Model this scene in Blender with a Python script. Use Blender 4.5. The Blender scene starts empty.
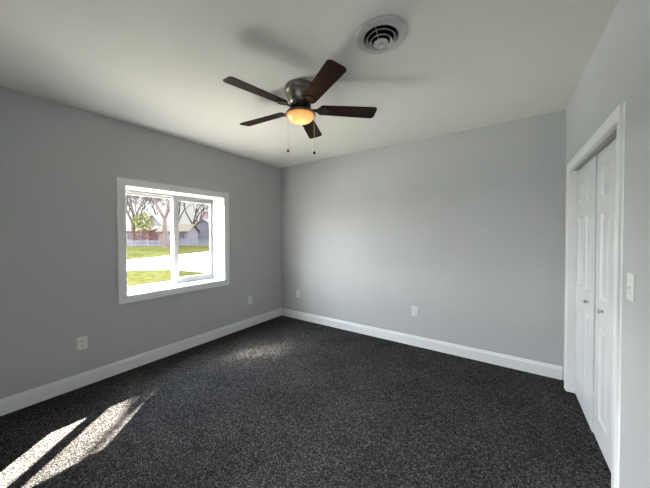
import bpy, bmesh, math, random
from mathutils import Vector, Matrix, Euler
random.seed(7)
PI = math.pi
SC = bpy.context.scene
COL = SC.collection

# ------------------------------------------------------------------ camera
CAM = (3.0525, -3.2414, 1.3241)
cd = bpy.data.cameras.new('camera')
cam = bpy.data.objects.new('camera', cd)
COL.objects.link(cam)
cd.sensor_fit = 'HORIZONTAL'
cd.sensor_width = 36.0
cd.lens = 265.551 / 650 * 36.0
cd.shift_x = 7.028 / 650
cd.shift_y = -3.720 / 650
cd.clip_start = 0.02
cd.clip_end = 600
RV = Vector((0.8154, 0.5789, -0.0047)); UV = Vector((-0.0066, 0.0174, 0.9998)); FV = Vector((-0.5789, 0.8152, -0.0180))
m3 = Matrix((RV, UV, -FV)).transposed()
q = m3.to_quaternion(); q.normalize()
cam.matrix_world = Matrix.Translation(CAM) @ q.to_matrix().to_4x4()
SC.camera = cam

# ------------------------------------------------------------------ world, sun, exposure
SKY_STRENGTH = 10.5
SUN_STRENGTH = 28.0
HALL_FILL = 80.0  # strength of the fill light added in the unseen hall
SC.view_settings.view_transform = 'Standard'
SC.view_settings.look = 'None'
SC.view_settings.exposure = 2.55
SC.view_settings.gamma = 1.0
SC.view_settings.use_curve_mapping = False
try:
    SC.cycles.use_denoising = True
    SC.cycles.denoiser = 'OPENIMAGEDENOISE'
    SC.cycles.max_bounces = 14
    SC.cycles.diffuse_bounces = 8
    SC.cycles.glossy_bounces = 5
    SC.cycles.transparent_max_bounces = 16
    SC.cycles.sample_clamp_indirect = 0.0
    SC.cycles.blur_glossy = 0.0
    SC.cycles.use_adaptive_sampling = False
    SC.cycles.use_guiding = True
    SC.cycles.guiding_training_samples = 0
    SC.cycles.use_surface_guiding = True
except Exception:
    pass
w = bpy.data.worlds.new('sky'); SC.world = w; w.use_nodes = True
nt = w.node_tree; nt.nodes.clear()
tc = nt.nodes.new('ShaderNodeTexCoord'); sp = nt.nodes.new('ShaderNodeSeparateXYZ')
rp = nt.nodes.new('ShaderNodeValToRGB'); bg = nt.nodes.new('ShaderNodeBackground'); ow = nt.nodes.new('ShaderNodeOutputWorld')
rp.color_ramp.elements[0].position = 0.0; rp.color_ramp.elements[0].color = (1.0, 0.98, 0.94, 1)
rp.color_ramp.elements[1].position = 0.75; rp.color_ramp.elements[1].color = (0.66, 0.78, 1.0, 1)
e = rp.color_ramp.elements.new(0.16); e.color = (0.95, 0.97, 1.0, 1)
nt.links.new(tc.outputs['Generated'], sp.inputs[0]); nt.links.new(sp.outputs['Z'], rp.inputs[0])
nt.links.new(rp.outputs[0], bg.inputs[0])
nrm = nt.nodes.new('ShaderNodeVectorMath'); nrm.operation = 'DOT_PRODUCT'; nrm.inputs[1].default_value = (-0.900, 0.436, 0.0)
m1 = nt.nodes.new('ShaderNodeMapRange'); m1.interpolation_type = 'SMOOTHSTEP'
for i_, v_ in zip((1, 2, 3, 4), (0.90, 0.965, 0.0, 1.0)): m1.inputs[i_].default_value = v_
m2 = nt.nodes.new('ShaderNodeMapRange'); m2.interpolation_type = 'SMOOTHSTEP'
for i_, v_ in zip((1, 2, 3, 4), (0.17, 0.34, 1.0, 0.0)): m2.inputs[i_].default_value = v_
mm = nt.nodes.new('ShaderNodeMath'); mm.operation = 'MULTIPLY'
m3_ = nt.nodes.new('ShaderNodeMapRange')
for i_, v_ in zip((1, 2, 3, 4), (0.0, 1.0, SKY_STRENGTH, 0.24)): m3_.inputs[i_].default_value = v_
nt.links.new(tc.outputs['Generated'], nrm.inputs[0]); nt.links.new(nrm.outputs['Value'], m1.inputs[0]); nt.links.new(sp.outputs['Z'], m2.inputs[0])
nt.links.new(m1.outputs[0], mm.inputs[0]); nt.links.new(m2.outputs[0], mm.inputs[1]); nt.links.new(mm.outputs[0], m3_.inputs[0])
nt.links.new(m3_.outputs[0], bg.inputs[1])
nt.links.new(bg.outputs[0], ow.inputs[0])
SUN_DIR = Vector((1.0, -1.20, -1.364)).normalized()
sd = bpy.data.lights.new('sun', 'SUN'); sun = bpy.data.objects.new('sun', sd); COL.objects.link(sun)
sd.energy = SUN_STRENGTH; sd.angle = math.radians(0.6); sd.color = (1.0, 0.95, 0.87)
sun.rotation_euler = SUN_DIR.to_track_quat('-Z', 'Y').to_euler(); sun.location = (-6, 8, 9)
# window portal: only tells the renderer where daylight enters, gives no light of its own
pdat = bpy.data.lights.new('daylight_portal', 'AREA'); pobj = bpy.data.objects.new('daylight_portal', pdat); COL.objects.link(pobj)
pdat.shape = 'RECTANGLE'; pdat.size = 1.10; pdat.size_y = 1.08
pdat.cycles.is_portal = True
pobj.location = (-0.322, -1.65, 1.282); pobj.rotation_euler = Vector((1, 0, 0)).to_track_quat('-Z', 'Y').to_euler()

# ------------------------------------------------------------------ materials
def mat(name, col, rough=0.5, metal=0.0, spec=0.5, noise=None, bump=None, coat=0.0):
    """noise=(scale, colour2, detail)   bump=(scale, strength, distance)"""
    m = bpy.data.materials.new(name); m.use_nodes = True
    t = m.node_tree; b = t.nodes['Principled BSDF']
    b.inputs['Base Color'].default_value = (*col, 1); b.inputs['Roughness'].default_value = rough
    b.inputs['Metallic'].default_value = metal; b.inputs['Specular IOR Level'].default_value = spec
    b.inputs['Coat Weight'].default_value = coat
    c = t.nodes.new('ShaderNodeTexCoord')
    if noise:
        n = t.nodes.new('ShaderNodeTexNoise'); n.inputs['Scale'].default_value = noise[0]
        n.inputs['Detail'].default_value = noise[2] if len(noise) > 2 else 4
        r = t.nodes.new('ShaderNodeValToRGB')
        r.color_ramp.elements[0].position = 0.35; r.color_ramp.elements[1].position = 0.65
        r.color_ramp.elements[0].color = (*col, 1); r.color_ramp.elements[1].color = (*noise[1], 1)
        t.links.new(c.outputs['Object'], n.inputs['Vector']); t.links.new(n.outputs['Fac'], r.inputs[0])
        t.links.new(r.outputs[0], b.inputs['Base Color'])
    if bump:
        n2 = t.nodes.new('ShaderNodeTexNoise'); n2.inputs['Scale'].default_value = bump[0]; n2.inputs['Detail'].default_value = 3
        bp = t.nodes.new('ShaderNodeBump'); bp.inputs['Strength'].default_value = bump[1]; bp.inputs['Distance'].default_value = bump[2]
        t.links.new(c.outputs['Object'], n2.inputs['Vector']); t.links.new(n2.outputs['Fac'], bp.inputs['Height'])
        t.links.new(bp.outputs[0], b.inputs['Normal'])
    return m

M = {}
M['wall'] = mat('grey_wall_paint', (0.470, 0.480, 0.484), 0.62, spec=0.3, noise=(3.0, (0.480, 0.490, 0.493), 2), bump=(190, 0.10, 0.002))
M['ceil'] = mat('ceiling_paint', (0.765, 0.745, 0.695), 0.85, spec=0.2, noise=(2.0, (0.78, 0.76, 0.71), 2), bump=(140, 0.10, 0.002))
M['trim'] = mat('white_trim_paint', (0.745, 0.75, 0.75), 0.38, spec=0.45, noise=(6, (0.765, 0.77, 0.77)))
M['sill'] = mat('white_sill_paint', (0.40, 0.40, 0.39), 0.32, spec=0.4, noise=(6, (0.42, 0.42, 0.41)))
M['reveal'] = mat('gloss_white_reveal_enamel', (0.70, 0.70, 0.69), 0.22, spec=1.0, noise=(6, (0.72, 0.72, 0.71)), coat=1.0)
_b = M['reveal'].node_tree.nodes['Principled BSDF']; _b.inputs['Coat Roughness'].default_value = 0.22; _b.inputs['Coat IOR'].default_value = 2.2
M['vinyl'] = mat('pale_grey_vinyl', (0.36, 0.362, 0.35), 0.45, spec=0.2, noise=(5, (0.37, 0.372, 0.36)))
M['plate'] = mat('white_plastic', (0.72, 0.72, 0.70), 0.35, noise=(9, (0.74, 0.74, 0.72)))
M['slot'] = mat('dark_slot', (0.03, 0.03, 0.03), 0.6, noise=(9, (0.04, 0.04, 0.04)))
M['door'] = mat('white_door_paint', (0.62, 0.63, 0.64), 0.42, noise=(4, (0.64, 0.65, 0.66)))
M['nickel'] = mat('satin_nickel', (0.55, 0.54, 0.52), 0.28, 1.0, noise=(30, (0.60, 0.59, 0.57)))
M['track'] = mat('grey_metal_track', (0.42, 0.42, 0.41), 0.6, 0.0, noise=(8, (0.46, 0.46, 0.45)))
M['pewter'] = mat('brushed_pewter', (0.21, 0.183, 0.150), 0.36, 1.0, noise=(40, (0.26, 0.23, 0.19)))
M['darkmetal'] = mat('dark_bronze', (0.020, 0.016, 0.015), 0.42, 0.6, noise=(30, (0.035, 0.028, 0.025)))
M['vent'] = mat('vent_enamel', (0.54, 0.54, 0.53), 0.4, 0.0, noise=(10, (0.57, 0.57, 0.56)))
M['duct'] = mat('dark_duct', (0.015, 0.015, 0.016), 0.8, noise=(10, (0.025, 0.025, 0.025)))
M['closet'] = mat('closet_inside', (0.10, 0.10, 0.10), 0.9, noise=(3, (0.12, 0.12, 0.12)))
M['chain'] = mat('chain_metal', (0.55, 0.50, 0.42), 0.4, 1.0, noise=(60, (0.6, 0.55, 0.47)))

def wood_mat():
    m = bpy.data.materials.new('walnut_blade'); m.use_nodes = True
    t = m.node_tree; b = t.nodes['Principled BSDF']
    c = t.nodes.new('ShaderNodeTexCoord'); mp = t.nodes.new('ShaderNodeMapping')
    mp.inputs['Scale'].default_value = (1.2, 16, 16)
    n = t.nodes.new('ShaderNodeTexNoise'); n.inputs['Scale'].default_value = 4; n.inputs['Detail'].default_value = 5
    r = t.nodes.new('ShaderNodeValToRGB')
    r.color_ramp.elements[0].position = 0.3; r.color_ramp.elements[0].color = (0.0095, 0.0022, 0.0010, 1)
    r.color_ramp.elements[1].position = 0.75; r.color_ramp.elements[1].color = (0.029, 0.0055, 0.0017, 1)
    t.links.new(c.outputs['Object'], mp.inputs[0]); t.links.new(mp.outputs[0], n.inputs['Vector'])
    t.links.new(n.outputs['Fac'], r.inputs[0]); t.links.new(r.outputs[0], b.inputs['Base Color'])
    b.inputs['Roughness'].default_value = 0.5; b.inputs['Specular IOR Level'].default_value = 0.15
    return m
M['wood'] = wood_mat()

def bowl_mat():
    m = bpy.data.materials.new('amber_glass_bowl'); m.use_nodes = True
    t = m.node_tree; b = t.nodes['Principled BSDF']
    c = t.nodes.new('ShaderNodeTexCoord')
    n = t.nodes.new('ShaderNodeTexNoise'); n.inputs['Scale'].default_value = 14; n.inputs['Detail'].default_value = 3
    r = t.nodes.new('ShaderNodeValToRGB')
    # bulb inside: glass glows yellow white low in the bowl, amber towards the rim
    sp_ = t.nodes.new('ShaderNodeSeparateXYZ'); mr = t.nodes.new('ShaderNodeMapRange')
    mr.inputs[1].default_value = -0.205; mr.inputs[2].default_value = -0.262; mr.inputs[3].default_value = 0.0; mr.inputs[4].default_value = 1.0
    ad = t.nodes.new('ShaderNodeMath'); ad.operation = 'MULTIPLY_ADD'; ad.inputs[1].default_value = 0.25
    r.color_ramp.elements[0].position = 0.10; r.color_ramp.elements[0].color = (0.80, 0.31, 0.045, 1)
    r.color_ramp.elements[1].position = 1.05; r.color_ramp.elements[1].color = (1.45, 0.95, 0.34, 1)
    t.links.new(c.outputs['Object'], n.inputs['Vector']); t.links.new(c.outputs['Object'], sp_.inputs[0]); t.links.new(sp_.outputs['Z'], mr.inputs[0])
    t.links.new(n.outputs['Fac'], ad.inputs[0]); t.links.new(mr.outputs[0], ad.inputs[2]); t.links.new(ad.outputs[0], r.inputs[0])
    t.links.new(r.outputs[0], b.inputs['Emission Color'])
    b.inputs['Emission Strength'].default_value = 0.125
    b.inputs['Base Color'].default_value = (0.32, 0.17, 0.06, 1); b.inputs['Roughness'].default_value = 0.22
    return m
M['bowl'] = bowl_mat()

def fill_light_mat():
    m = bpy.data.materials.new('hall_fill_glow'); m.use_nodes = True
    t = m.node_tree; b = t.nodes['Principled BSDF']
    c = t.nodes.new('ShaderNodeTexCoord'); n = t.nodes.new('ShaderNodeTexNoise'); n.inputs['Scale'].default_value = 8
    r = t.nodes.new('ShaderNodeValToRGB'); r.color_ramp.elements[0].color = (0.93, 0.97, 1.0, 1); r.color_ramp.elements[1].color = (0.96, 0.99, 1.0, 1)
    t.links.new(c.outputs['Object'], n.inputs['Vector']); t.links.new(n.outputs['Fac'], r.inputs[0]); t.links.new(r.outputs[0], b.inputs['Emission Color'])
    b.inputs['Emission Strength'].default_value = HALL_FILL
    return m
M['hall_fill'] = fill_light_mat()

def carpet_mat():
    m = bpy.data.materials.new('charcoal_carpet'); m.use_nodes = True
    t = m.node_tree; b = t.nodes['Principled BSDF']
    c = t.nodes.new('ShaderNodeTexCoord')
    n = t.nodes.new('ShaderNodeTexVoronoi'); n.inputs['Scale'].default_value = 185
    sx = t.nodes.new('ShaderNodeSeparateColor')
    t.links.new(n.outputs['Color'], sx.inputs[0])
    r = t.nodes.new('ShaderNodeValToRGB'); el = r.color_ramp.elements
    el[0].position = 0.0; el[0].color = (0.0145, 0.0135, 0.0129, 1)
    el[1].position = 1.0; el[1].color = (0.145, 0.134, 0.127, 1)
    x = el.new(0.45); x.color = (0.0300, 0.0278, 0.0266, 1)
    x = el.new(0.80); x.color = (0.060, 0.0555, 0.0530, 1)
    n3 = t.nodes.new('ShaderNodeTexNoise'); n3.inputs['Scale'].default_value = 2.6; n3.inputs['Detail'].default_value = 3
    mr = t.nodes.new('ShaderNodeMapRange'); mr.inputs[1].default_value = 0.3; mr.inputs[2].default_value = 0.7
    mr.inputs[3].default_value = 0.85; mr.inputs[4].default_value = 1.15
    mx = t.nodes.new('ShaderNodeVectorMath'); mx.operation = 'SCALE'
    v = t.nodes.new('ShaderNodeTexVoronoi'); v.inputs['Scale'].default_value = 110
    bp = t.nodes.new('ShaderNodeBump'); bp.inputs['Strength'].default_value = 0.9; bp.inputs['Distance'].default_value = 0.006
    for a in (n, n3, v): t.links.new(c.outputs['Object'], a.inputs['Vector'])
    t.links.new(sx.outputs[0], r.inputs[0]); t.links.new(n3.outputs['Fac'], mr.inputs[0])
    t.links.new(r.outputs[0], mx.inputs[0]); t.links.new(mr.outputs[0], mx.inputs['Scale'])
    t.links.new(mx.outputs[0], b.inputs['Base Color'])
    t.links.new(v.outputs['Distance'], bp.inputs['Height']); bp.invert = True
    t.links.new(bp.outputs[0], b.inputs['Normal'])
    b.inputs['Roughness'].default_value = 0.95; b.inputs['Specular IOR Level'].default_value = 0.0
    return m
M['carpet'] = carpet_mat()

def glass_mat():
    m = bpy.data.materials.new('window_glass'); m.use_nodes = True
    t = m.node_tree; t.nodes.clear()
    o = t.nodes.new('ShaderNodeOutputMaterial'); mx = t.nodes.new('ShaderNodeMixShader')
    tr = t.nodes.new('ShaderNodeBsdfTransparent'); tr.inputs[0].default_value = (0.96, 0.97, 0.96, 1)
    g = t.nodes.new('ShaderNodeBsdfGlossy'); g.inputs['Roughness'].default_value = 0.02
    lw = t.nodes.new('ShaderNodeLayerWeight'); lw.inputs[0].default_value = 0.5
    pw = t.nodes.new('ShaderNodeMath'); pw.operation = 'POWER'; pw.inputs[1].default_value = 5
    f = t.nodes.new('ShaderNodeMath'); f.operation = 'MULTIPLY_ADD'; f.inputs[1].default_value = 0.3; f.inputs[2].default_value = 0.002
    t.links.new(lw.outputs['Facing'], pw.inputs[0]); t.links.new(pw.outputs[0], f.inputs[0])
    t.links.new(f.outputs[0], mx.inputs[0]); t.links.new(tr.outputs[0], mx.inputs[1]); t.links.new(g.outputs[0], mx.inputs[2])
    t.links.new(mx.outputs[0], o.inputs[0])
    return m
M['glass'] = glass_mat()

def screen_mat():
    m = bpy.data.materials.new('insect_mesh'); m.use_nodes = True
    t = m.node_tree; t.nodes.clear()
    o = t.nodes.new('ShaderNodeOutputMaterial'); mx = t.nodes.new('ShaderNodeMixShader'); mx.inputs[0].default_value = 0.20
    tr = t.nodes.new('ShaderNodeBsdfTransparent')
    d = t.nodes.new('ShaderNodeBsdfDiffuse'); d.inputs[0].default_value = (0.015, 0.015, 0.016, 1)
    t.links.new(tr.outputs[0], mx.inputs[1]); t.links.new(d.outputs[0], mx.inputs[2]); t.links.new(mx.outputs[0], o.inputs[0])
    return m
M['screen'] = screen_mat()

# outdoors
M['lawn'] = mat('spring_grass', (0.0072, 0.0080, 0.0012), 0.95, spec=0.0, noise=(5.0, (0.0150, 0.0138, 0.0056), 10), bump=(9, 0.8, 0.08))
M['road'] = mat('pale_concrete_road', (0.46, 0.44, 0.38), 0.9, spec=0.0, noise=(0.8, (0.52, 0.50, 0.43), 6))
M['bounce_patio'] = mat('bounce_patio_concrete', (0.23, 0.212, 0.165), 0.9, noise=(2.5, (0.265, 0.245, 0.19), 6))
M['mulch'] = mat('added_bed_mulch', (0.07, 0.05, 0.04), 0.95, spec=0.0, noise=(14, (0.12, 0.09, 0.07), 6))
M['siding_out'] = mat('outside_siding', (0.55, 0.55, 0.54), 0.8, noise=(3, (0.6, 0.6, 0.59)))
M['brick'] = mat('red_brick', (0.0357, 0.0177, 0.0153), 0.9, spec=0.0, noise=(3, (0.0442, 0.0238, 0.0204), 6))
M['mauve'] = mat('mauve_siding', (0.0357, 0.0306, 0.0340), 0.9, spec=0.0, noise=(3, (0.0391, 0.0340, 0.0374)))
M['greysiding'] = mat('grey_siding', (0.0289, 0.0272, 0.0306), 0.9, spec=0.0, noise=(3, (0.0340, 0.0306, 0.0340)))
M['creamroof'] = mat('cream_shingles', (0.0300, 0.0248, 0.0188), 0.9, spec=0.0, noise=(2, (0.0345, 0.0285, 0.0225), 5))
M['pinkroof'] = mat('pink_shingles', (0.0320, 0.0208, 0.0184), 0.9, spec=0.0, noise=(2, (0.0368, 0.0256, 0.0224), 5))
M['whitetrim'] = mat('outdoor_white_paint', (0.0323, 0.0323, 0.0323), 0.7, spec=0.0, noise=(3, (0.0357, 0.0357, 0.0357)))
M['darkpane'] = mat('dark_window_pane', (0.0100, 0.0100, 0.0120), 0.5, spec=0.0, noise=(3, (0.0120, 0.0120, 0.0140)))
M['fence'] = mat('weathered_pickets', (0.0264, 0.0264, 0.0288), 0.9, spec=0.0, noise=(3, (0.0312, 0.0312, 0.0336)))
M['bark'] = mat('grey_brown_bark', (0.0144, 0.0112, 0.0099), 0.95, spec=0.0, noise=(4, (0.0198, 0.0153, 0.0135), 6))
M['bark2'] = mat('pinkish_bark', (0.0210, 0.0150, 0.0132), 0.95, spec=0.0, noise=(4, (0.0260, 0.0190, 0.0170), 6))
M['yellowleaf'] = mat('yellow_green_leaf', (0.0260, 0.0260, 0.0070), 0.9, spec=0.0, noise=(2, (0.0340, 0.0320, 0.0120), 4))
M['evergreen'] = mat('dark_evergreen_needles', (0.02, 0.035, 0.015), 0.9, spec=0.0, noise=(5, (0.03, 0.05, 0.02)))
M['redtwig'] = mat('reddish_twigs', (0.0200, 0.0110, 0.0100), 0.95, spec=0.0, noise=(4, (0.0260, 0.0150, 0.0140)))

# ------------------------------------------------------------------ mesh helpers
def new_bm(): return bmesh.new()
def add_box(bm, x0, x1, y0, y1, z0, z1, mtx=None):
    v = [bm.verts.new(p) for p in ((x0, y0, z0), (x1, y0, z0), (x1, y1, z0), (x0, y1, z0), (x0, y0, z1), (x1, y0, z1), (x1, y1, z1), (x0, y1, z1))]
    if mtx:
        for a in v: a.co = mtx @ a.co
    for f in ((3, 2, 1, 0), (4, 5, 6, 7), (0, 1, 5, 4), (1, 2, 6, 5), (2, 3, 7, 6), (3, 0, 4, 7)):
        bm.faces.new([v[i] for i in f])
def add_lathe(bm, prof, n=32, c=(0, 0, 0), closed=False, mtx=None):
    """prof: list of (r, z)"""
    rings = []
    for r, z in prof:
        if r < 1e-6:
            p = Vector((c[0], c[1], c[2] + z)); rings.append([bm.verts.new(mtx @ p if mtx else p)])
        else:
            ring = []
            for i in range(n):
                a = 2 * PI * i / n; p = Vector((c[0] + r * math.cos(a), c[1] + r * math.sin(a), c[2] + z))
                ring.append(bm.verts.new(mtx @ p if mtx else p))
            rings.append(ring)
    pairs = list(zip(rings, rings[1:])) + ([(rings[-1], rings[0])] if closed else [])
    for A, B in pairs:
        if len(A) == 1 and len(B) == 1: continue
        for i in range(n):
            j = (i + 1) % n
            if len(A) == 1: bm.faces.new((A[0], B[j], B[i]))
            elif len(B) == 1: bm.faces.new((A[i], A[j], B[0]))
            else: bm.faces.new((A[i], A[j], B[j], B[i]))
def add_tube(bm, pts, rad, n=6, caps=True):
    pts = [Vector(p) for p in pts]
    rs = rad if isinstance(rad, (list, tuple)) else [rad] * len(pts)
    rings = []; ref = None
    for i, p in enumerate(pts):
        d = (pts[min(i + 1, len(pts) - 1)] - pts[max(i - 1, 0)]).normalized()
        a = d.orthogonal().normalized() if ref is None else (ref - d * ref.dot(d)).normalized()
        ref = a; b = d.cross(a)
        rings.append([bm.verts.new(p + rs[i] * (math.cos(2 * PI * k / n) * a + math.sin(2 * PI * k / n) * b)) for k in range(n)])
    for A, B in zip(rings, rings[1:]):
        for k in range(n): bm.faces.new((A[k], A[(k + 1) % n], B[(k + 1) % n], B[k]))
    if caps:
        bm.faces.new(rings[0][::-1]); bm.faces.new(rings[-1])
def add_prism(bm, outline, z0, z1, mtx=None):
    lo = [Vector((x, y, z0)) for x, y in outline]; hi = [Vector((x, y, z1)) for x, y in outline]
    if mtx: lo = [mtx @ p for p in lo]; hi = [mtx @ p for p in hi]
    a = [bm.verts.new(p) for p in lo]; b = [bm.verts.new(p) for p in hi]
    bm.faces.new(a[::-1]); bm.faces.new(b); n = len(a)
    for i in range(n): bm.faces.new((a[i], a[(i + 1) % n], b[(i + 1) % n], b[i]))
def obj(name, bm, m, parent=None, smooth=False, bevel=0.0, seg=2, loc=None):
    bmesh.ops.recalc_face_normals(bm, faces=bm.faces[:])
    me = bpy.data.meshes.new(name); bm.to_mesh(me); bm.free()
    o = bpy.data.objects.new(name, me); COL.objects.link(o)
    me.materials.append(m)
    if smooth:
        for p in me.polygons: p.use_smooth = True
        try: me.set_sharp_from_angle(angle=math.radians(38))
        except Exception: pass
    if bevel:
        md = o.modifiers.new('edge', 'BEVEL'); md.width = bevel; md.segments = seg; md.limit_method = 'ANGLE'; md.angle_limit = math.radians(40)
    if parent: o.parent = parent
    if loc: o.location = loc
    return o
def tag(o, label, cat, group=None, kind=None):
    o['label'] = label; o['category'] = cat
    if group: o['group'] = group
    if kind: o['kind'] = kind
    return o
def thing(name, label, cat, loc=(0, 0, 0), rz=0, group=None, kind=None):
    o = bpy.data.objects.new(name, None); COL.objects.link(o); o.empty_display_size = 0.05
    o.location = loc; o.rotation_euler = (0, 0, rz)
    return tag(o, label, cat, group, kind)
def frame_sweep(bm, a0, a1, b0, b1, prof, fn, closed=True):
    """mitred moulding round a rectangle; prof: (outward u, thickness t); fn(a, b, t) -> world point"""
    rings = []
    for u, t in prof:
        if closed: pts = [(a0 - u, b0 - u), (a1 + u, b0 - u), (a1 + u, b1 + u), (a0 - u, b1 + u)]
        else: pts = [(a0 - u, b0), (a0 - u, b1 + u), (a1 + u, b1 + u), (a1 + u, b0)]
        rings.append([bm.verts.new(fn(a, b, t)) for a, b in pts])
    n = len(prof)
    for i in range(n):
        A, B = rings[i], rings[(i + 1) % n]
        for k in range(4 if closed else 3):
            j = (k + 1) % 4
            bm.faces.new((A[k], A[j], B[j], B[k]))
    if not closed:
        bm.faces.new([r[0] for r in rings]); bm.faces.new([r[3] for r in rings][::-1])

# ------------------------------------------------------------------ room shell
H = 2.44
WX = 3.482          # right wall
YR = -3.95          # wall behind the camera
WY0, WY1, WZ0, WZ1 = -2.204, -1.097, 0.742, 1.820     # window opening
XO = -0.32          # outer face of the left wall
CY0, CY1, CZ1 = -1.400, -0.222, 1.852                 # closet opening

bm = new_bm(); add_box(bm, XO, WX + 0.8, YR - 1.60, 0.15, -0.12, 0.0)
tag(obj('floor', bm, M['carpet']), 'charcoal heathered cut pile carpet across the whole room', 'floor', kind='structure')

VC = (2.470, -1.803)
bm = new_bm()
outer = [bm.verts.new(p) for p in ((XO, YR - 1.60, H), (WX + 0.8, YR - 1.60, H), (WX + 0.8, 0.15, H), (XO, 0.15, H))]
inner = [bm.verts.new((VC[0] + 0.098 * math.cos(2 * PI * i / 40), VC[1] + 0.098 * math.sin(2 * PI * i / 40), H)) for i in range(40)]
ed = [bm.edges.new((outer[i], outer[(i + 1) % 4])) for i in range(4)] + [bm.edges.new((inner[i], inner[(i + 1) % 40])) for i in range(40)]
bmesh.ops.triangle_fill(bm, edges=ed, use_beauty=True)
add_box(bm, XO - 0.02, WX + 0.82, YR - 1.62, 0.17, H + 0.16, H + 0.22)
for (x0, x1, y0, y1) in ((XO - 0.02, XO, YR - 1.62, 0.17), (WX + 0.8, WX + 0.82, YR - 1.62, 0.17), (XO, WX + 0.8, YR - 1.62, YR - 1.60), (XO, WX + 0.8, 0.15, 0.17)):
    add_box(bm, x0, x1, y0, y1, H, H + 0.16)
tag(obj('ceiling', bm, M['ceil']), 'off white lightly textured flat ceiling above the fan', 'ceiling', kind='structure')

bm = new_bm()
add_box(bm, XO, 0, YR - 0.15, WY0 - 0.012, 0, H); add_box(bm, XO, 0, WY1 + 0.012, 0.15, 0, H)
add_box(bm, XO, 0, WY0 - 0.012, WY1 + 0.012, 0, WZ0 - 0.012); add_box(bm, XO, 0, WY0 - 0.012, WY1 + 0.012, WZ1 + 0.012, H)
bmesh.ops.remove_doubles(bm, verts=bm.verts[:], dist=1e-5)
tag(obj('wall_left', bm, M['wall']), 'grey painted left wall with the deep set window', 'wall', kind='structure')
bm = new_bm(); add_box(bm, 0, WX, 0, 0.15, 0, H)
tag(obj('wall_back', bm, M['wall']), 'plain grey back wall with two outlets near the floor', 'wall', kind='structure')
bm = new_bm()
add_box(bm, WX, WX + 0.10, YR - 0.15, CY0 - 0.012, 0, H); add_box(bm, WX, WX + 0.10, CY1 + 0.012, 0.15, 0, H)
add_box(bm, WX, WX + 0.10, CY0 - 0.012, CY1 + 0.012, CZ1 + 0.012, H)
tag(obj('wall_right', bm, M['wall']), 'grey right wall around the closet opening', 'wall', kind='structure')
DX0, DX1, DZ1 = 2.35, 3.25, 2.03     # unseen doorway and hall, added to let fill light in from behind
bm = new_bm(); add_box(bm, 0, DX0, YR - 0.12, YR, 0, H); add_box(bm, DX1, WX, YR - 0.12, YR, 0, H); add_box(bm, DX0, DX1, YR - 0.12, YR, DZ1, H)
tag(obj('wall_rear', bm, M['wall']), 'grey wall behind the camera with an added open doorway', 'wall', kind='structure')
bm = new_bm(); add_box(bm, 1.7, WX + 0.8, YR - 1.60, YR - 1.45, 0, H); add_box(bm, 1.6, 1.7, YR - 1.60, YR - 0.12, 0, H); add_box(bm, WX, WX + 0.1, YR - 1.45, YR - 0.12, 0, H)  # unseen hall shell, added to hold the fill light
tag(obj('wall_added_hall', bm, M['wall']), 'grey walls of the unseen hall added around the fill light', 'wall', kind='structure')
bm = new_bm(); frame_sweep(bm, DX0, DX1, 0.0, DZ1, [(0, 0.0), (0, 0.012), (0.05, 0.016), (0.06, 0.012), (0.06, 0.0)], lambda a, b, t: (a, YR + t, b), closed=False)
tag(obj('trim_1', bm, M['trim']), 'white casing around the added doorway behind the camera', 'trim', kind='structure')
hl = thing('hall_fill_light', 'round flush fill light, unseen, added in the hall beyond the doorway', 'ceiling light', (2.65, YR - 0.80, H))  # added light out of view, ambient fill from behind the camera
bm = new_bm(); add_lathe(bm, [(0, 0), (0.20, 0), (0.205, -0.01), (0.205, -0.03), (0.195, -0.035), (0.19, -0.02), (0, -0.02)], 40); obj('fill_light_base', bm, M['nickel'], hl, smooth=True)
bm = new_bm(); add_lathe(bm, [(0.188, -0.022), (0.18, -0.05), (0.14, -0.075), (0.07, -0.088), (0, -0.09)], 40)
obj('fill_light_shade', bm, M['hall_fill'], hl, smooth=True)
# closet interior shell
bm = new_bm()
add_box(bm, WX + 0.70, WX + 0.8, YR - 0.15, 0.15, 0, H); add_box(bm, WX + 0.10, WX + 0.70, 0.05, 0.15, 0, H); add_box(bm, WX + 0.10, WX + 0.70, -1.75, -1.65, 0, H)
tag(obj('wall_closet', bm, M['closet']), 'dark walls inside the closet behind the folding doors', 'wall', kind='structure')

# baseboards: profile (thickness, height)
BP = [(0, 0), (0.013, 0), (0.013, 0.088), (0.0115, 0.096), (0.0075, 0.104), (0.0065, 0.112), (0.004, 0.118), (0, 0.12)]
def baseboard(name, p0, p1, nrm, m0, m1, label):
    """m0/m1: 1 where the end is mitred into an inner corner"""
    bm = new_bm(); p0 = Vector(p0); p1 = Vector(p1); nrm = Vector(nrm); d = (p1 - p0).normalized()
    A = [bm.verts.new(p0 + nrm * t + d * t * m0 + Vector((0, 0, z))) for t, z in BP]
    B = [bm.verts.new(p1 + nrm * t - d * t * m1 + Vector((0, 0, z))) for t, z in BP]
    n = len(BP)
    for i in range(n): bm.faces.new((A[i], A[(i + 1) % n], B[(i + 1) % n], B[i]))
    bm.faces.new(A); bm.faces.new(B[::-1])
    return tag(obj(name, bm, M['trim']), label, 'baseboard', kind='structure')
baseboard('baseboard_left', (0, YR, 0), (0, 0, 0), (1, 0, 0), 1, 1, 'tall white baseboard along the left wall under the window')
baseboard('baseboard_back', (0, 0, 0), (WX, 0, 0), (0, -1, 0), 1, 1, 'tall white baseboard along the back wall')
baseboard('baseboard_right', (WX, YR, 0), (WX, CY0 - 0.066, 0), (-1, 0, 0), 1, 0, 'white baseboard on the right wall below the light switch')
baseboard('baseboard_rear', (0, YR, 0), (DX0 - 0.06, YR, 0), (0, 1, 0), 1, 0, 'white baseboard along the wall behind the camera')

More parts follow.
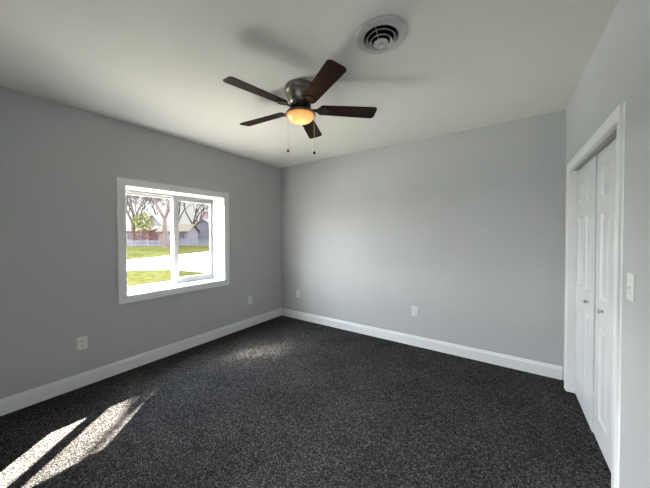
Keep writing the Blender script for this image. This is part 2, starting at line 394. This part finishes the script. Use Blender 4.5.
# ------------------------------------------------------------------ window
win = thing('window_1', 'white framed sliding window set deep in the left wall', 'window', (0, 0, 0), kind='structure')
bm = new_bm()
frame_sweep(bm, WY0, WY1, WZ0, WZ1, [(0, 0.0), (0, 0.011), (0.004, 0.014), (0.056, 0.014), (0.060, 0.019), (0.072, 0.019), (0.075, 0.016), (0.075, 0.0)], lambda a, b, t: (t, a, b))
obj('casing', bm, M['trim'], win)
def rect_ring(bm, x0, x1, y0, y1, z0, z1, wl, wr, wb, wt):
    add_box(bm, x0, x1, y0, y1, z0, z0 + wb); add_box(bm, x0, x1, y0, y1, z1 - wt, z1)
    add_box(bm, x0, x1, y0, y0 + wl, z0 + wb, z1 - wt); add_box(bm, x0, x1, y1 - wr, y1, z0 + wb, z1 - wt)
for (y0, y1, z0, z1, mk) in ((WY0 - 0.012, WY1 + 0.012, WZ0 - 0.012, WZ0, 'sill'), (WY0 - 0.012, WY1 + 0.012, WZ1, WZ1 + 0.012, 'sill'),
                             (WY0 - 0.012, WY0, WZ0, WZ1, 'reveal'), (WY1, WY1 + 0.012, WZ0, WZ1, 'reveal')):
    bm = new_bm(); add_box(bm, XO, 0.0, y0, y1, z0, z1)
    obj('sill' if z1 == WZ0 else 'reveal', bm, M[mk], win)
FX1, FX0 = -0.235, -0.315
bm = new_bm(); rect_ring(bm, FX0, FX1, WY0, WY1, WZ0, WZ1, 0.050, 0.008, 0.020, 0.020)
obj('window_frame', bm, M['vinyl'], win, bevel=0.003)
YM = -1.615
# fixed sash (left), outer track
bm = new_bm(); rect_ring(bm, -0.300, -0.276, WY0 + 0.050, YM + 0.020, WZ0 + 0.020, WZ1 - 0.020, 0.040, 0.040, 0.016, 0.022)
fs = obj('fixed_sash', bm, M['vinyl'], win, bevel=0.003)
bm = new_bm(); add_box(bm, -0.290, -0.286, WY0 + 0.086, YM - 0.016, WZ0 + 0.036, WZ1 - 0.048)
obj('pane', bm, M['glass'], fs)
# sliding sash (right), inner track
bm = new_bm(); rect_ring(bm, -0.270, -0.244, YM - 0.014, WY1 - 0.008, WZ0 + 0.020, WZ1 - 0.020, 0.066, 0.026, 0.052, 0.044)
ss = obj('sliding_sash', bm, M['vinyl'], win, bevel=0.003)
bm = new_bm(); add_box(bm, -0.259, -0.255, YM + 0.048, WY1 - 0.032, WZ0 + 0.070, WZ1 - 0.062)
obj('pane', bm, M['glass'], ss)
bm = new_bm(); add_box(bm, -0.244, -0.232, YM - 0.012, YM + 0.006, 1.235, 1.325)
obj('latch', bm, M['vinyl'], ss, bevel=0.003)
bm = new_bm(); add_box(bm, -0.3135, -0.3125, YM + 0.03, WY1 - 0.022, WZ0 + 0.022, WZ1 - 0.030)
obj('insect_screen', bm, M['screen'], win)

# ------------------------------------------------------------------ closet door
clo = thing('door_1', 'white double leaf folding closet door with raised panels in the right wall', 'door', (0, 0, 0), kind='structure')
bm = new_bm()
frame_sweep(bm, CY0, CY1, 0.0, CZ1, [(0, 0.0), (0, 0.009), (0.006, 0.012), (0.040, 0.014), (0.046, 0.016), (0.058, 0.016), (0.060, 0.013), (0.060, 0.004), (0.065, 0.003), (0.066, 0.0)], lambda a, b, t: (WX - t, a, b), closed=False)
obj('casing', bm, M['trim'], clo)
bm = new_bm()
add_box(bm, WX, WX + 0.10, CY0 - 0.012, CY0, 0, CZ1); add_box(bm, WX, WX + 0.10, CY1, CY1 + 0.012, 0, CZ1)
add_box(bm, WX, WX + 0.10, CY0 - 0.012, CY1 + 0.012, CZ1, CZ1 + 0.012)
obj('jamb', bm, M['trim'], clo)
bm = new_bm(); add_box(bm, WX + 0.014, WX + 0.072, CY0 + 0.002, CY1 - 0.002, CZ1 - 0.006, CZ1)
obj('door_track', bm, M['track'], clo)
CM = -0.787
def make_leaf(y0, y1, xf, cols, rows):
    """door leaf whose moulded front faces -x at x=xf"""
    z0, z1 = 0.016, CZ1 - 0.014
    bm = new_bm()
    ys = sorted({y0, y1, *[v for c in cols for v in c]}); zs = sorted({z0, z1, *[v for r in rows for v in r]})
    inpanel = lambda y, z: any(a < y < b for a, b in cols) and any(a < z < b for a, b in rows)
    for ya, yb in zip(ys, ys[1:]):
        for za, zb in zip(zs, zs[1:]):
            if inpanel((ya + yb) / 2, (za + zb) / 2): continue
            bm.faces.new([bm.verts.new((xf, y, z)) for y, z in ((ya, za), (yb, za), (yb, zb), (ya, zb))])
    for a, b in cols:
        for c, d in rows:
            prev = None
            for ins, dep in ((0, 0), (0.010, 0.010), (0.020, 0.0115), (0.038, 0.002)):
                ring = [bm.verts.new((xf + dep, y, z)) for y, z in ((a + ins, c + ins), (b - ins, c + ins), (b - ins, d - ins), (a + ins, d - ins))]
                if prev:
                    for k in range(4): bm.faces.new((prev[k], prev[(k + 1) % 4], ring[(k + 1) % 4], ring[k]))
                prev = ring
            bm.faces.new(prev)
    xb = xf + 0.034
    for quad in (((xb, y0, z0), (xb, y0, z1), (xb, y1, z1), (xb, y1, z0)), ((xf, y0, z0), (xf, y0, z1), (xb, y0, z1), (xb, y0, z0)),
                 ((xf, y1, z0), (xb, y1, z0), (xb, y1, z1), (xf, y1, z1)), ((xf, y0, z1), (xf, y1, z1), (xb, y1, z1), (xb, y0, z1)),
                 ((xf, y0, z0), (xb, y0, z0), (xb, y1, z0), (xf, y1, z0))):
        bm.faces.new([bm.verts.new(p) for p in quad])
    bmesh.ops.remove_doubles(bm, verts=bm.verts[:], dist=1e-5)
    return obj('door_leaf', bm, M['door'], clo)
ROWS = [(0.17, 0.75), (0.92, 1.455), (1.558, 1.75)]
def knob(parent, x, y, z):
    bm = new_bm()
    mt = Matrix.Translation((x, y, z)) @ Matrix.Rotation(-PI / 2, 4, 'Y')
    add_lathe(bm, [(0, 0), (0.010, 0.0), (0.009, 0.003), (0.006, 0.005), (0.0055, 0.010), (0.009, 0.013), (0.0135, 0.017), (0.0135, 0.020), (0.010, 0.0235), (0, 0.025)], 20, mtx=mt)
    o = obj('knob', bm, M['nickel'], parent, smooth=True); o['label'] = 'round satin nickel knob'
XF = WX + 0.040
def cols_of(y0, y1):
    wv = (y1 - y0); s = 0.095; mi = 0.085; pw = (wv - 2 * s - mi) / 2
    return [(y0 + s, y0 + s + pw), (y1 - s - pw, y1 - s)]
lf = make_leaf(CM + 0.003, CY1 - 0.004, XF, cols_of(CM, CY1), ROWS); knob(lf, XF, -0.630, 0.848)
ln = make_leaf(CY0 + 0.004, CM - 0.003, XF + 0.006, cols_of(CY0, CM), ROWS); knob(ln, XF + 0.006, -0.955, 0.858)

# ------------------------------------------------------------------ electric plates
def outlet(loc, rz, label):
    """faces local +x"""
    t = thing('wall_outlet', label, 'outlet', loc, rz, 'duplex wall outlets')
    bm = new_bm(); add_box(bm, 0, 0.006, -0.036, 0.036, -0.0575, 0.0575)
    obj('faceplate', bm, M['plate'], t, bevel=0.003)
    for s in (-1, 1):
        bm = new_bm()
        out = [(0.0165 * math.cos(a) * 1.0, 0.0145 * math.sin(a)) for a in [2 * PI * k / 20 for k in range(20)]]
        mt = Matrix(((0, 0, 1, 0), (1, 0, 0, 0), (0, 1, 0, s * 0.0195), (0, 0, 0, 1)))
        add_prism(bm, out, 0.004, 0.0078, mt)
        r = obj('receptacle', bm, M['plate'], t)
        bm = new_bm()
        for yy, h in ((-0.0065, 0.0045), (0.0065, 0.0035)): add_box(bm, 0.0070, 0.0082, yy - 0.0013, yy + 0.0013, s * 0.0195 - h + 0.002, s * 0.0195 + h + 0.002)
        add_box(bm, 0.0070, 0.0082, -0.0022, 0.0022, s * 0.0195 - 0.0105, s * 0.0195 - 0.0065)
        obj('slot', bm, M['slot'], r)
    bm = new_bm(); add_lathe(bm, [(0, 0.0074), (0.002, 0.0072), (0.003, 0.006), (0.003, 0.005)], 12, mtx=Matrix.Rotation(PI / 2, 4, 'Y'))
    obj('screw', bm, M['nickel'], t, smooth=True)
    return t
outlet((0, -2.549, 0.384), 0, 'white outlet low on the left wall before the window, the larger one at left')
outlet((0, -0.670, 0.384), 0, 'small white outlet on the left wall between window and room corner')
outlet((0.363, 0, 0.402), -PI / 2, 'white outlet on the back wall close to the room corner')
outlet((2.165, 0, 0.412), -PI / 2, 'white outlet near the middle of the back wall')

sw = thing('light_switch', 'white toggle light switch on the right wall beside the closet door', 'light switch', (WX, -1.577, 1.103), PI)
bm = new_bm(); add_box(bm, 0, 0.006, -0.036, 0.036, -0.0575, 0.0575); obj('faceplate', bm, M['plate'], sw, bevel=0.003)
bm = new_bm(); add_box(bm, 0.004, 0.0075, -0.006, 0.006, -0.0125, 0.0125); obj('toggle_slot', bm, M['plate'], sw)
bm = new_bm(); add_box(bm, 0.0, 0.012, -0.0045, 0.0045, -0.005, 0.005, Matrix.Translation((0.004, 0, -0.001)) @ Matrix.Rotation(math.radians(28), 4, 'Y'))
obj('toggle', bm, M['plate'], sw, bevel=0.0015)
for s in (-1, 1):
    bm = new_bm(); add_lathe(bm, [(0, 0.0074), (0.002, 0.0072), (0.003, 0.006), (0.003, 0.005)], 12, mtx=Matrix.Translation((0, 0, s * 0.030)) @ Matrix.Rotation(PI / 2, 4, 'Y'))
    obj('screw', bm, M['nickel'], sw, smooth=True)

# ------------------------------------------------------------------ ceiling vent
ve = thing('ceiling_vent', 'round step-down metal air diffuser in the ceiling near the fan', 'vent', (VC[0], VC[1], H))
bm = new_bm(); add_lathe(bm, [(0.140, 0.0), (0.140, -0.004), (0.134, -0.009), (0.113, -0.012), (0.099, -0.014), (0.094, -0.010), (0.094, 0.03), (0.0965, 0.03), (0.0965, 0.0)], 48, closed=True)
obj('flange', bm, M['vent'], ve, smooth=True)
bm = new_bm(); add_lathe(bm, [(0.094, 0.0), (0.094, 0.150), (0.0, 0.150)], 40)
obj('duct', bm, M['duct'], ve)
def vring(r, z, dr=0.010, dz=0.009, th=0.004):
    bm = new_bm(); add_lathe(bm, [(r - dr, z + dz), (r, z), (r + 0.001, z + 0.002), (r - dr + 0.001, z + dz + th), (r - dr - 0.001, z + dz + th)], 48, closed=True)
    obj('louver_ring', bm, M['vent'], ve, smooth=True)
vring(0.082, -0.024); vring(0.062, -0.038)
bm = new_bm(); add_lathe(bm, [(0.030, -0.032), (0.041, -0.040), (0.0405, -0.043), (0.030, -0.046), (0.013, -0.047), (0.012, -0.053), (0, -0.055)], 36)
obj('center_cap', bm, M['vent'], ve, smooth=True)
for k in range(3):
    a = k * 2 * PI / 3 + 0.6; bm = new_bm()
    add_tube(bm, [(0.094 * math.cos(a), 0.094 * math.sin(a), -0.004), (0.078 * math.cos(a), 0.078 * math.sin(a), -0.017), (0.058 * math.cos(a), 0.058 * math.sin(a), -0.031), (0.034 * math.cos(a), 0.034 * math.sin(a), -0.042)], 0.0016, 6)
    obj('spoke', bm, M['vent'], ve)

# ------------------------------------------------------------------ ceiling fan
FC = (1.773, -1.659)
fan = thing('ceiling_fan', 'five blade walnut ceiling fan with pewter housing and lit amber bowl', 'ceiling fan', (FC[0], FC[1], H))
bm = new_bm(); add_lathe(bm, [(0, 0), (0.118, 0), (0.119, -0.008), (0.116, -0.030), (0.112, -0.034), (0.112, -0.044), (0.108, -0.048), (0.108, -0.058), (0.103, -0.064), (0.096, -0.090), (0.082, -0.114), (0.074, -0.122), (0, -0.122)], 48)
obj('motor_housing', bm, M['pewter'], fan, smooth=True)
bm = new_bm(); add_lathe(bm, [(0, -0.118), (0.072, -0.118), (0.078, -0.128), (0.078, -0.150), (0.070, -0.160), (0.045, -0.164), (0, -0.164)], 40)
obj('flywheel', bm, M['darkmetal'], fan, smooth=True)
bm = new_bm(); add_lathe(bm, [(0, -0.158), (0.044, -0.158), (0.046, -0.162), (0.046, -0.172), (0.055, -0.177), (0.092, -0.182), (0.109, -0.188), (0.114, -0.195), (0.113, -0.205), (0.107, -0.207), (0.104, -0.200), (0, -0.194)], 40)
obj('light_fitter', bm, M['pewter'], fan, smooth=True)
bm = new_bm()
prof = [(0.104, -0.201)] + [(0.105 * math.cos(a), -0.205 - 0.058 * math.sin(a)) for a in [PI / 2 * k / 10 for k in range(0, 10)]] + [(0, -0.263)]
add_lathe(bm, prof, 40)
bw = obj('glass_bowl', bm, M['bowl'], fan, smooth=True); bw['label'] = 'lit amber glass bowl'
PITCH = math.radians(-12)
def blade_outline(R0, R1, w0, w1, rc):
    pts = [(R0, -w0 / 2 + 0.012), (R0 + 0.012, -w0 / 2)]
    for k in range(7):
        a = -PI / 2 + PI / 2 * k / 6; pts.append((R1 - rc + rc * math.cos(a), -w1 / 2 + rc + rc * math.sin(a)))
    for k in range(7):
        a = PI / 2 * k / 6; pts.append((R1 - rc + rc * math.cos(a), w1 / 2 - rc + rc * math.sin(a)))
    pts += [(R0 + 0.012, w0 / 2), (R0, w0 / 2 - 0.012)]
    return pts
bl_me = ir_me = None
for k in range(5):
    ang = math.radians(42.2 + 72 * k)
    if k == 0:
        bm = new_bm(); add_prism(bm, blade_outline(0.148, 0.586, 0.106, 0.130, 0.028), -0.003, 0.003)
        b = obj('blade', bm, M['wood'], fan, bevel=0.0015)
        bm = new_bm()
        add_prism(bm, [(0.060, -0.018), (0.096, -0.013), (0.122, -0.015), (0.136, -0.032), (0.150, -0.045), (0.168, -0.050), (0.184, -0.044), (0.192, -0.028), (0.212, -0.016), (0.218, 0.0), (0.212, 0.016), (0.192, 0.028), (0.184, 0.044), (0.168, 0.050), (0.150, 0.045), (0.136, 0.032), (0.122, 0.015), (0.096, 0.013), (0.060, 0.018)], -0.009, -0.003)
        for sx, sy in ((0.166, -0.032), (0.166, 0.032), (0.204, 0.0)):
            add_lathe(bm, [(0, -0.012), (0.004, -0.0115), (0.006, -0.009)], 10, c=(sx, sy, 0))
        i = obj('blade_iron', bm, M['darkmetal'], b, bevel=0.001)
    else:
        b2 = b.copy(); COL.objects.link(b2); i2 = i.copy(); i2.parent = b2; COL.objects.link(i2); b2.parent = fan
        bb = b2
    tgt = b if k == 0 else bb
    tgt.location = (0, 0, -0.158)
    tgt.rotation_euler = (Matrix.Rotation(ang, 3, 'Z') @ Matrix.Rotation(PITCH, 3, 'X')).to_euler()
for (dx, dy, z0, z1, lab) in ((-0.0790, -0.0560, -0.201, -0.464, 0), (0.0830, 0.0590, -0.201, -0.480, 1)):
    bm = new_bm(); add_tube(bm, [(dx, dy, z0), (dx, dy, z1)], 0.0012, 6)
    add_box(bm, dx - 0.006, dx + 0.006, dy - 0.006, dy + 0.006, z0 - 0.004, z0 + 0.006)
    ch = obj('pull_chain', bm, M['chain'], fan)
    bm = new_bm(); add_lathe(bm, [(0, 0.010), (0.004, 0.009), (0.0085, 0.003), (0.0095, -0.004), (0.007, -0.011), (0, -0.013)], 16, c=(dx, dy, z1 - 0.006))
    o = obj('pull_bead', bm, M['darkmetal'], ch, smooth=True)
ld = bpy.data.lights.new('fan_bulb', 'POINT'); lo = bpy.data.objects.new('fan_bulb', ld); COL.objects.link(lo)
ld.energy = 0.07; ld.color = (1.0, 0.50, 0.16); ld.shadow_soft_size = 0.03
lo.location = (FC[0], FC[1], H - 0.285)

# ------------------------------------------------------------------ outdoors
GZ = -0.06
bm = new_bm(); add_box(bm, -140, XO, -90, 150, GZ - 0.3, GZ)
tag(obj('lawn', bm, M['lawn']), 'yellow green spring lawn outside the window', 'lawn', kind='structure')
bm = new_bm()
add_prism(bm, [(-5.2, -10), (-9.45, 1.0), (-8.4, 2.15), (-6.0, 2.6), (-5.0, 4.2), (-9.3, 4.6), (-12.0, 6.5), (-15.5, 14), (-22, 32), (-30, 30), (-21.5, 17), (-18.2, 10.4), (-16.2, 6.1), (-14.8, 2.9), (-9.6, -10)], GZ - 0.02, GZ + 0.015)
tag(obj('road', bm, M['road']), 'pale sunlit road crossing between the two lawns', 'road', kind='structure')
bm = new_bm(); add_box(bm, -1.05, XO, -4.2, 1.0, GZ - 0.05, GZ + 0.025)  # unseen dark bed, added to weaken ground bounce onto the ceiling
tag(obj('added_mulch_bed', bm, M['mulch']), 'dark mulch bed under the window, unseen, added to cut light bounced to the ceiling', 'added bed', kind='structure')
bm = new_bm(); add_box(bm, -2.80, -1.05, -4.2, 1.0, GZ - 0.05, GZ + 0.03)  # unseen slab, added to bounce daylight up through the window
tag(obj('bounce_patio', bm, M['bounce_patio']), 'pale concrete patio beyond the mulch bed, unseen, added to bounce light indoors', 'bounce_patio', kind='structure')

bm = new_bm(); add_prism(bm, [(-2.80, -16), (-2.80, -1.8), (-7.0, -1.3), (-7.6, -2.8), (-5.4, -10.2), (-9.8, -10.2), (-14, -18)], GZ - 0.05, GZ + 0.02)  # unseen paving, added to bounce daylight onto the back wall
tag(obj('bounce_driveway', bm, M['road']), 'pale concrete driveway beside the house, unseen, added to bounce light onto the back wall', 'bounce_driveway', kind='structure')

def out_window(parent, x, z, w_, h_, yf):
    bm = new_bm(); rect_ring_f(bm, x, z, w_, h_, yf)
    f = obj('window', bm, M['whitetrim'], parent)
    bm = new_bm(); add_box(bm, x - w_ / 2 + 0.1, x + w_ / 2 - 0.1, yf - 0.04, yf - 0.02, z - h_ / 2 + 0.1, z + h_ / 2 - 0.1)
    obj('pane', bm, M['darkpane'], f)
def rect_ring_f(bm, x, z, w_, h_, yf):
    t = 0.12
    add_box(bm, x - w_ / 2, x + w_ / 2, yf - 0.06, yf + 0.02, z + h_ / 2 - t, z + h_ / 2); add_box(bm, x - w_ / 2, x + w_ / 2, yf - 0.06, yf + 0.02, z - h_ / 2, z - h_ / 2 + t)
    add_box(bm, x - w_ / 2, x - w_ / 2 + t, yf - 0.06, yf + 0.02, z - h_ / 2, z + h_ / 2); add_box(bm, x + w_ / 2 - t, x + w_ / 2, yf - 0.06, yf + 0.02, z - h_ / 2, z + h_ / 2)
    add_box(bm, x - 0.05, x + 0.05, yf - 0.05, yf + 0.02, z - h_ / 2, z + h_ / 2)
def house(label, loc, rz, wd, dp, eave, ridge, gable, wm, rm, wins, door=None, chim=None):
    """facade faces local -y at y=0; local x along the facade; gable=True: gable end faces the viewer"""
    t = thing('house', label, 'house', (loc[0], loc[1], GZ), rz, 'houses across the road')
    bm = new_bm(); h = wd / 2
    if gable: add_prism(bm, [(-h, 0), (h, 0), (h, eave), (0, ridge), (-h, eave)], 0, dp, Matrix(((1, 0, 0, 0), (0, 0, 1, 0), (0, 1, 0, 0), (0, 0, 0, 1))))
    else: add_prism(bm, [(0, 0), (dp, 0), (dp, eave), (dp / 2, ridge), (0, eave)], -h, h, Matrix(((0, 0, 1, 0), (1, 0, 0, 0), (0, 1, 0, 0), (0, 0, 0, 1))))
    obj('wall', bm, wm, t)
    bm = new_bm(); o_ = 0.35; th = 0.16
    if gable:
        s = (ridge - eave) / h
        for sg in (-1, 1):
            ol = [(0, ridge + 0.02), (sg * (h + o_), eave - s * o_ + 0.02), (sg * (h + o_), eave - s * o_ + th), (0, ridge + th)]
            add_prism(bm, ol, -o_, dp + o_, Matrix(((1, 0, 0, 0), (0, 0, 1, 0), (0, 1, 0, 0), (0, 0, 0, 1))))
    else:
        s = (ridge - eave) / (dp / 2)
        for sg in (0, 1):
            e0 = -o_ if sg == 0 else dp + o_
            ol = [(dp / 2, ridge + 0.02), (e0, eave - s * o_ + 0.02), (e0, eave - s * o_ + th), (dp / 2, ridge + th)]
            add_prism(bm, ol, -h - o_, h + o_, Matrix(((0, 0, 1, 0), (1, 0, 0, 0), (0, 1, 0, 0), (0, 0, 0, 1))))
    obj('roof', bm, rm, t)
    for (x, z, a, b) in wins: out_window(t, x, z, a, b, 0)
    if door is not None:
        bm = new_bm(); add_box(bm, door - 0.5, door + 0.5, -0.05, 0.02, 0, 2.05); obj('door', bm, M['pinkroof'], t)
    if chim:
        bm = new_bm(); add_box(bm, chim[0] - 0.35, chim[0] + 0.35, chim[1] - 0.35, chim[1] + 0.35, eave, chim[2]); obj('chimney', bm, M['brick'], t)
    return t
RZ = math.atan2(0.5789, 0.8154)
house('low red brick house with pale roof edge, leftmost across the road', (-48.6, 15.0), RZ - 0.1, 6.4, 7.0, 2.25, 3.0, False, M['brick'], M['creamroof'], [(-0.6, 1.3, 1.0, 1.1), (1.9, 1.3, 1.0, 1.1)])
house('narrow mauve house with steep gable behind the brick house', (-57.6, 22.3), RZ + 0.1, 3.9, 7.0, 3.5, 5.8, True, M['mauve'], M['whitetrim'], [(0, 1.5, 0.8, 1.7)])
house('long mauve house with cream shingle roof behind the window mullion', (-40.8, 18.2), RZ + 0.05, 4.6, 4.0, 2.2, 3.25, False, M['mauve'], M['creamroof'], [(1.35, 1.45, 1.0, 1.1)], door=-1.6)
house('grey gabled house in the right window pane', (-42.6, 24.5), RZ + 0.12, 5.4, 5.0, 2.45, 4.45, True, M['greysiding'], M['whitetrim'], [(1.2, 1.5, 0.9, 1.3)])
house('pink roofed house standing behind the grey gabled house', (-48.5, 32.0), RZ, 9.0, 7.0, 4.2, 6.9, False, M['mauve'], M['pinkroof'], [(-1.5, 3.2, 1.2, 1.2)])

# picket fence
f0 = Vector((-37.8, 9.6, 0)); f1 = Vector((-29.0, 18.6, 0)); fd = f1 - f0
fe = thing('picket_fence', 'weathered picket fence along the far side of the far lawn', 'fence', (f0.x, f0.y, GZ), math.atan2(fd.y, fd.x))
L = fd.length
for z in (0.28, 0.72):
    bm = new_bm(); add_box(bm, 0, L, -0.02, 0.02, z - 0.05, z + 0.05); obj('rail', bm, M['fence'], fe)
npost = 8
for k in range(npost):
    bm = new_bm(); x = L * k / (npost - 1); add_box(bm, x - 0.06, x + 0.06, -0.03, 0.09, 0, 1.0); obj('post', bm, M['fence'], fe)
bm = new_bm(); x = 0.1
while x < L - 0.1:
    add_prism(bm, [(x, 0.06), (x + 0.09, 0.06), (x + 0.09, 0.84), (x + 0.045, 0.92), (x, 0.84)], -0.045, -0.02, Matrix(((1, 0, 0, 0), (0, 0, 1, 0), (0, 1, 0, 0), (0, 0, 0, 1))))
    x += 0.17
obj('pickets', bm, M['fence'], fe)

# bare trees
def grow(bm, p, d, length, r, depth, rng, spread, lean=0.12):
    segs = 3 if depth > 1 else 2; pts = [p.copy()]; rs = [r]
    for s in range(segs):
        d = (d + Vector((rng.uniform(-lean, lean), rng.uniform(-lean, lean), rng.uniform(-0.02, 0.10)))).normalized()
        p = p + d * (length / segs); pts.append(p.copy()); rs.append(r * (1 - 0.30 * (s + 1) / segs))
    add_tube(bm, pts, rs, 7 if depth > 3 else (5 if depth > 1 else 3), caps=False)
    if depth == 0: return
    n = rng.choice((2, 3, 3)) if depth > 3 else (3 if depth > 1 else 4)
    for k in range(n):
        ax = d.orthogonal().normalized(); ax.rotate(Matrix.Rotation(rng.uniform(0, 2 * PI), 3, d))
        nd = d.copy(); nd.rotate(Matrix.Rotation(rng.uniform(0.55, 1.0) * spread, 3, ax))
        t = 1.0 if k < 2 else rng.uniform(0.45, 0.9)
        base = pts[-1] if t == 1.0 else pts[min(1 + int(t * 2), len(pts) - 1)]
        grow(bm, base, nd, length * rng.uniform(0.66, 0.86), max(rs[-1] * rng.uniform(0.55, 0.78), 0.024), depth - 1, rng, spread, lean * 1.25)
def tree(loc, label, h, r, depth, seed, m, spread=0.62, lean=0.10):
    rng = random.Random(seed)
    t = thing('bare_tree', label, 'tree', (loc[0], loc[1], GZ), 0, 'bare trees across the road')
    bm = new_bm(); th = h * 0.24
    add_tube(bm, [(0, 0, -0.1), (0, 0, 0.25), (0.03, 0.02, th * 0.5), (0.05, 0.0, th)], [r * 1.35, r * 1.05, r * 0.95, r * 0.85], 9)
    obj('trunk', bm, m, t, smooth=True)
    bm = new_bm(); n = 3
    for k in range(n):
        a = 2 * PI * k / n + rng.uniform(-0.4, 0.4); tl = rng.uniform(0.30, 0.6)
        grow(bm, Vector((0.05, 0, th - 0.1)), Vector((math.cos(a) * tl, math.sin(a) * tl, 1)).normalized(), h * 0.22, r * 0.62, depth, rng, spread, lean)
    cr = obj('branches', bm, m, t); cr['kind'] = 'stuff'
    return t
TREES = [((-44.8, 14.0), 'bare tree in front of the brick house at the left pane edge', 13, 0.30, 5, 3, 'bark'),
         ((-62.4, 21.4), 'tall bare tree behind the brick house', 15, 0.28, 6, 11, 'bark'),
         ((-33.0, 13.3), 'thick trunked pinkish bare tree just left of the mullion', 15, 0.29, 6, 5, 'bark2'),
         ((-36.8, 16.8), 'spreading bare tree behind the window mullion', 13, 0.20, 6, 21, 'bark'),
         ((-55.0, 29.5), 'bare tree rising behind the cream roofed house', 16, 0.28, 6, 8, 'bark'),
         ((-50.3, 28.1), 'bare tree behind the ridge of the grey gabled house', 15, 0.25, 6, 14, 'bark'),
         ((-33.0, 22.6), 'bare tree by the right edge of the window view', 12, 0.20, 6, 31, 'bark'),
         ((-72.9, 28.7), 'faraway bare tree between the mauve gable and the thick trunk', 17, 0.30, 6, 17, 'bark')]
for loc, lab, h, r, dpt, sdv, mk in TREES: tree(loc, lab, h, r, dpt, sdv, M[mk])
# leafy shrub trees
def leafy(name, loc, label, cat, rad, hgt, base, n, m, seed, ls):
    rng = random.Random(seed); t = thing(name, label, cat, (loc[0], loc[1], GZ))
    bm = new_bm(); add_tube(bm, [(0, 0, -0.05), (0.02, 0, base + 0.6)], [0.09, 0.05], 6)
    for k in range(7):
        a = rng.uniform(0, 2 * PI); add_tube(bm, [(0, 0, base * 0.6), (math.cos(a) * rad * 0.6, math.sin(a) * rad * 0.6, base + hgt * rng.uniform(0.3, 0.8))], [0.04, 0.015], 4)
    obj('stem', bm, M['bark'], t)
    bm = new_bm()
    for k in range(n):
        while True:
            v = Vector((rng.uniform(-1, 1), rng.uniform(-1, 1), rng.uniform(-1, 1)))
            if 0.25 < v.length < 1: break
        c = Vector((v.x * rad, v.y * rad, base + hgt / 2 + v.z * hgt / 2))
        mt = Matrix.Translation(c) @ Euler((rng.uniform(0, 6), rng.uniform(0, 6), rng.uniform(0, 6))).to_matrix().to_4x4()
        s = ls * rng.uniform(0.6, 1.3)
        vs = [bm.verts.new(mt @ Vector(p)) for p in ((-s, 0, 0), (0, -s * 0.45, 0.02), (s, 0, 0), (0, s * 0.45, 0.02))]
        bm.faces.new(vs)
    o = obj('foliage', bm, m, t); o['kind'] = 'stuff'
    return t
leafy('leafy_tree', (-42.6, 14.6), 'small yellow green leafy tree beside the brick house', 'tree', 1.5, 3.0, 2.0, 700, M['yellowleaf'], 4, 0.16)
leafy('shrub', (-37.2, 12.2), 'reddish twiggy shrub by the fence at the left pane edge', 'shrub', 1.0, 1.6, 0.2, 500, M['redtwig'], 6, 0.10)
leafy('shrub', (-34.1, 15.0), 'low reddish shrub by the fence beside the thick trunk', 'shrub', 0.7, 1.0, 0.1, 300, M['redtwig'], 9, 0.10)
# slim evergreen close to the house, right of what the window shows: it breaks up the sun on the carpet
rng = random.Random(2)
yt = thing('evergreen_tree', 'slim pointed evergreen at the patio end outside the window', 'tree', (-2.50, 1.436, GZ))
bm = new_bm(); add_tube(bm, [(0, 0, -0.1), (0, 0, 2.5), (0, 0, 5.2)], [0.07, 0.045, 0.006], 8)
obj('trunk', bm, M['bark'], yt, smooth=True)
bm = new_bm()
for k in range(6500):
    if k % 9 == 0: z = rng.uniform(4.2, 5.3); rr = 0.022
    else:
        z = 4.50 - 4.1 * rng.random() ** 0.8; rr = min(0.55, (4.56 - z) * 0.42) + 0.006
    a = rng.uniform(0, 2 * PI); r0 = rr * math.sqrt(rng.uniform(0.02, 1.0))
    mt = Matrix.Translation((r0 * math.cos(a), r0 * math.sin(a), z)) @ Matrix.Rotation(a, 4, 'Z') @ Matrix.Rotation(rng.uniform(-1.3, -0.5), 4, 'Y') @ Matrix.Rotation(rng.uniform(-1, 1), 4, 'X')
    s_ = rng.uniform(0.03, 0.06) * (0.5 + 0.8 * rr)
    bm.faces.new([bm.verts.new(mt @ Vector(p)) for p in ((-s_, 0, 0), (0, -s_ * 0.5, 0.004), (s_, 0, 0), (0, s_ * 0.5, 0.004))])
obj('foliage', bm, M['evergreen'], yt)['kind'] = 'stuff'
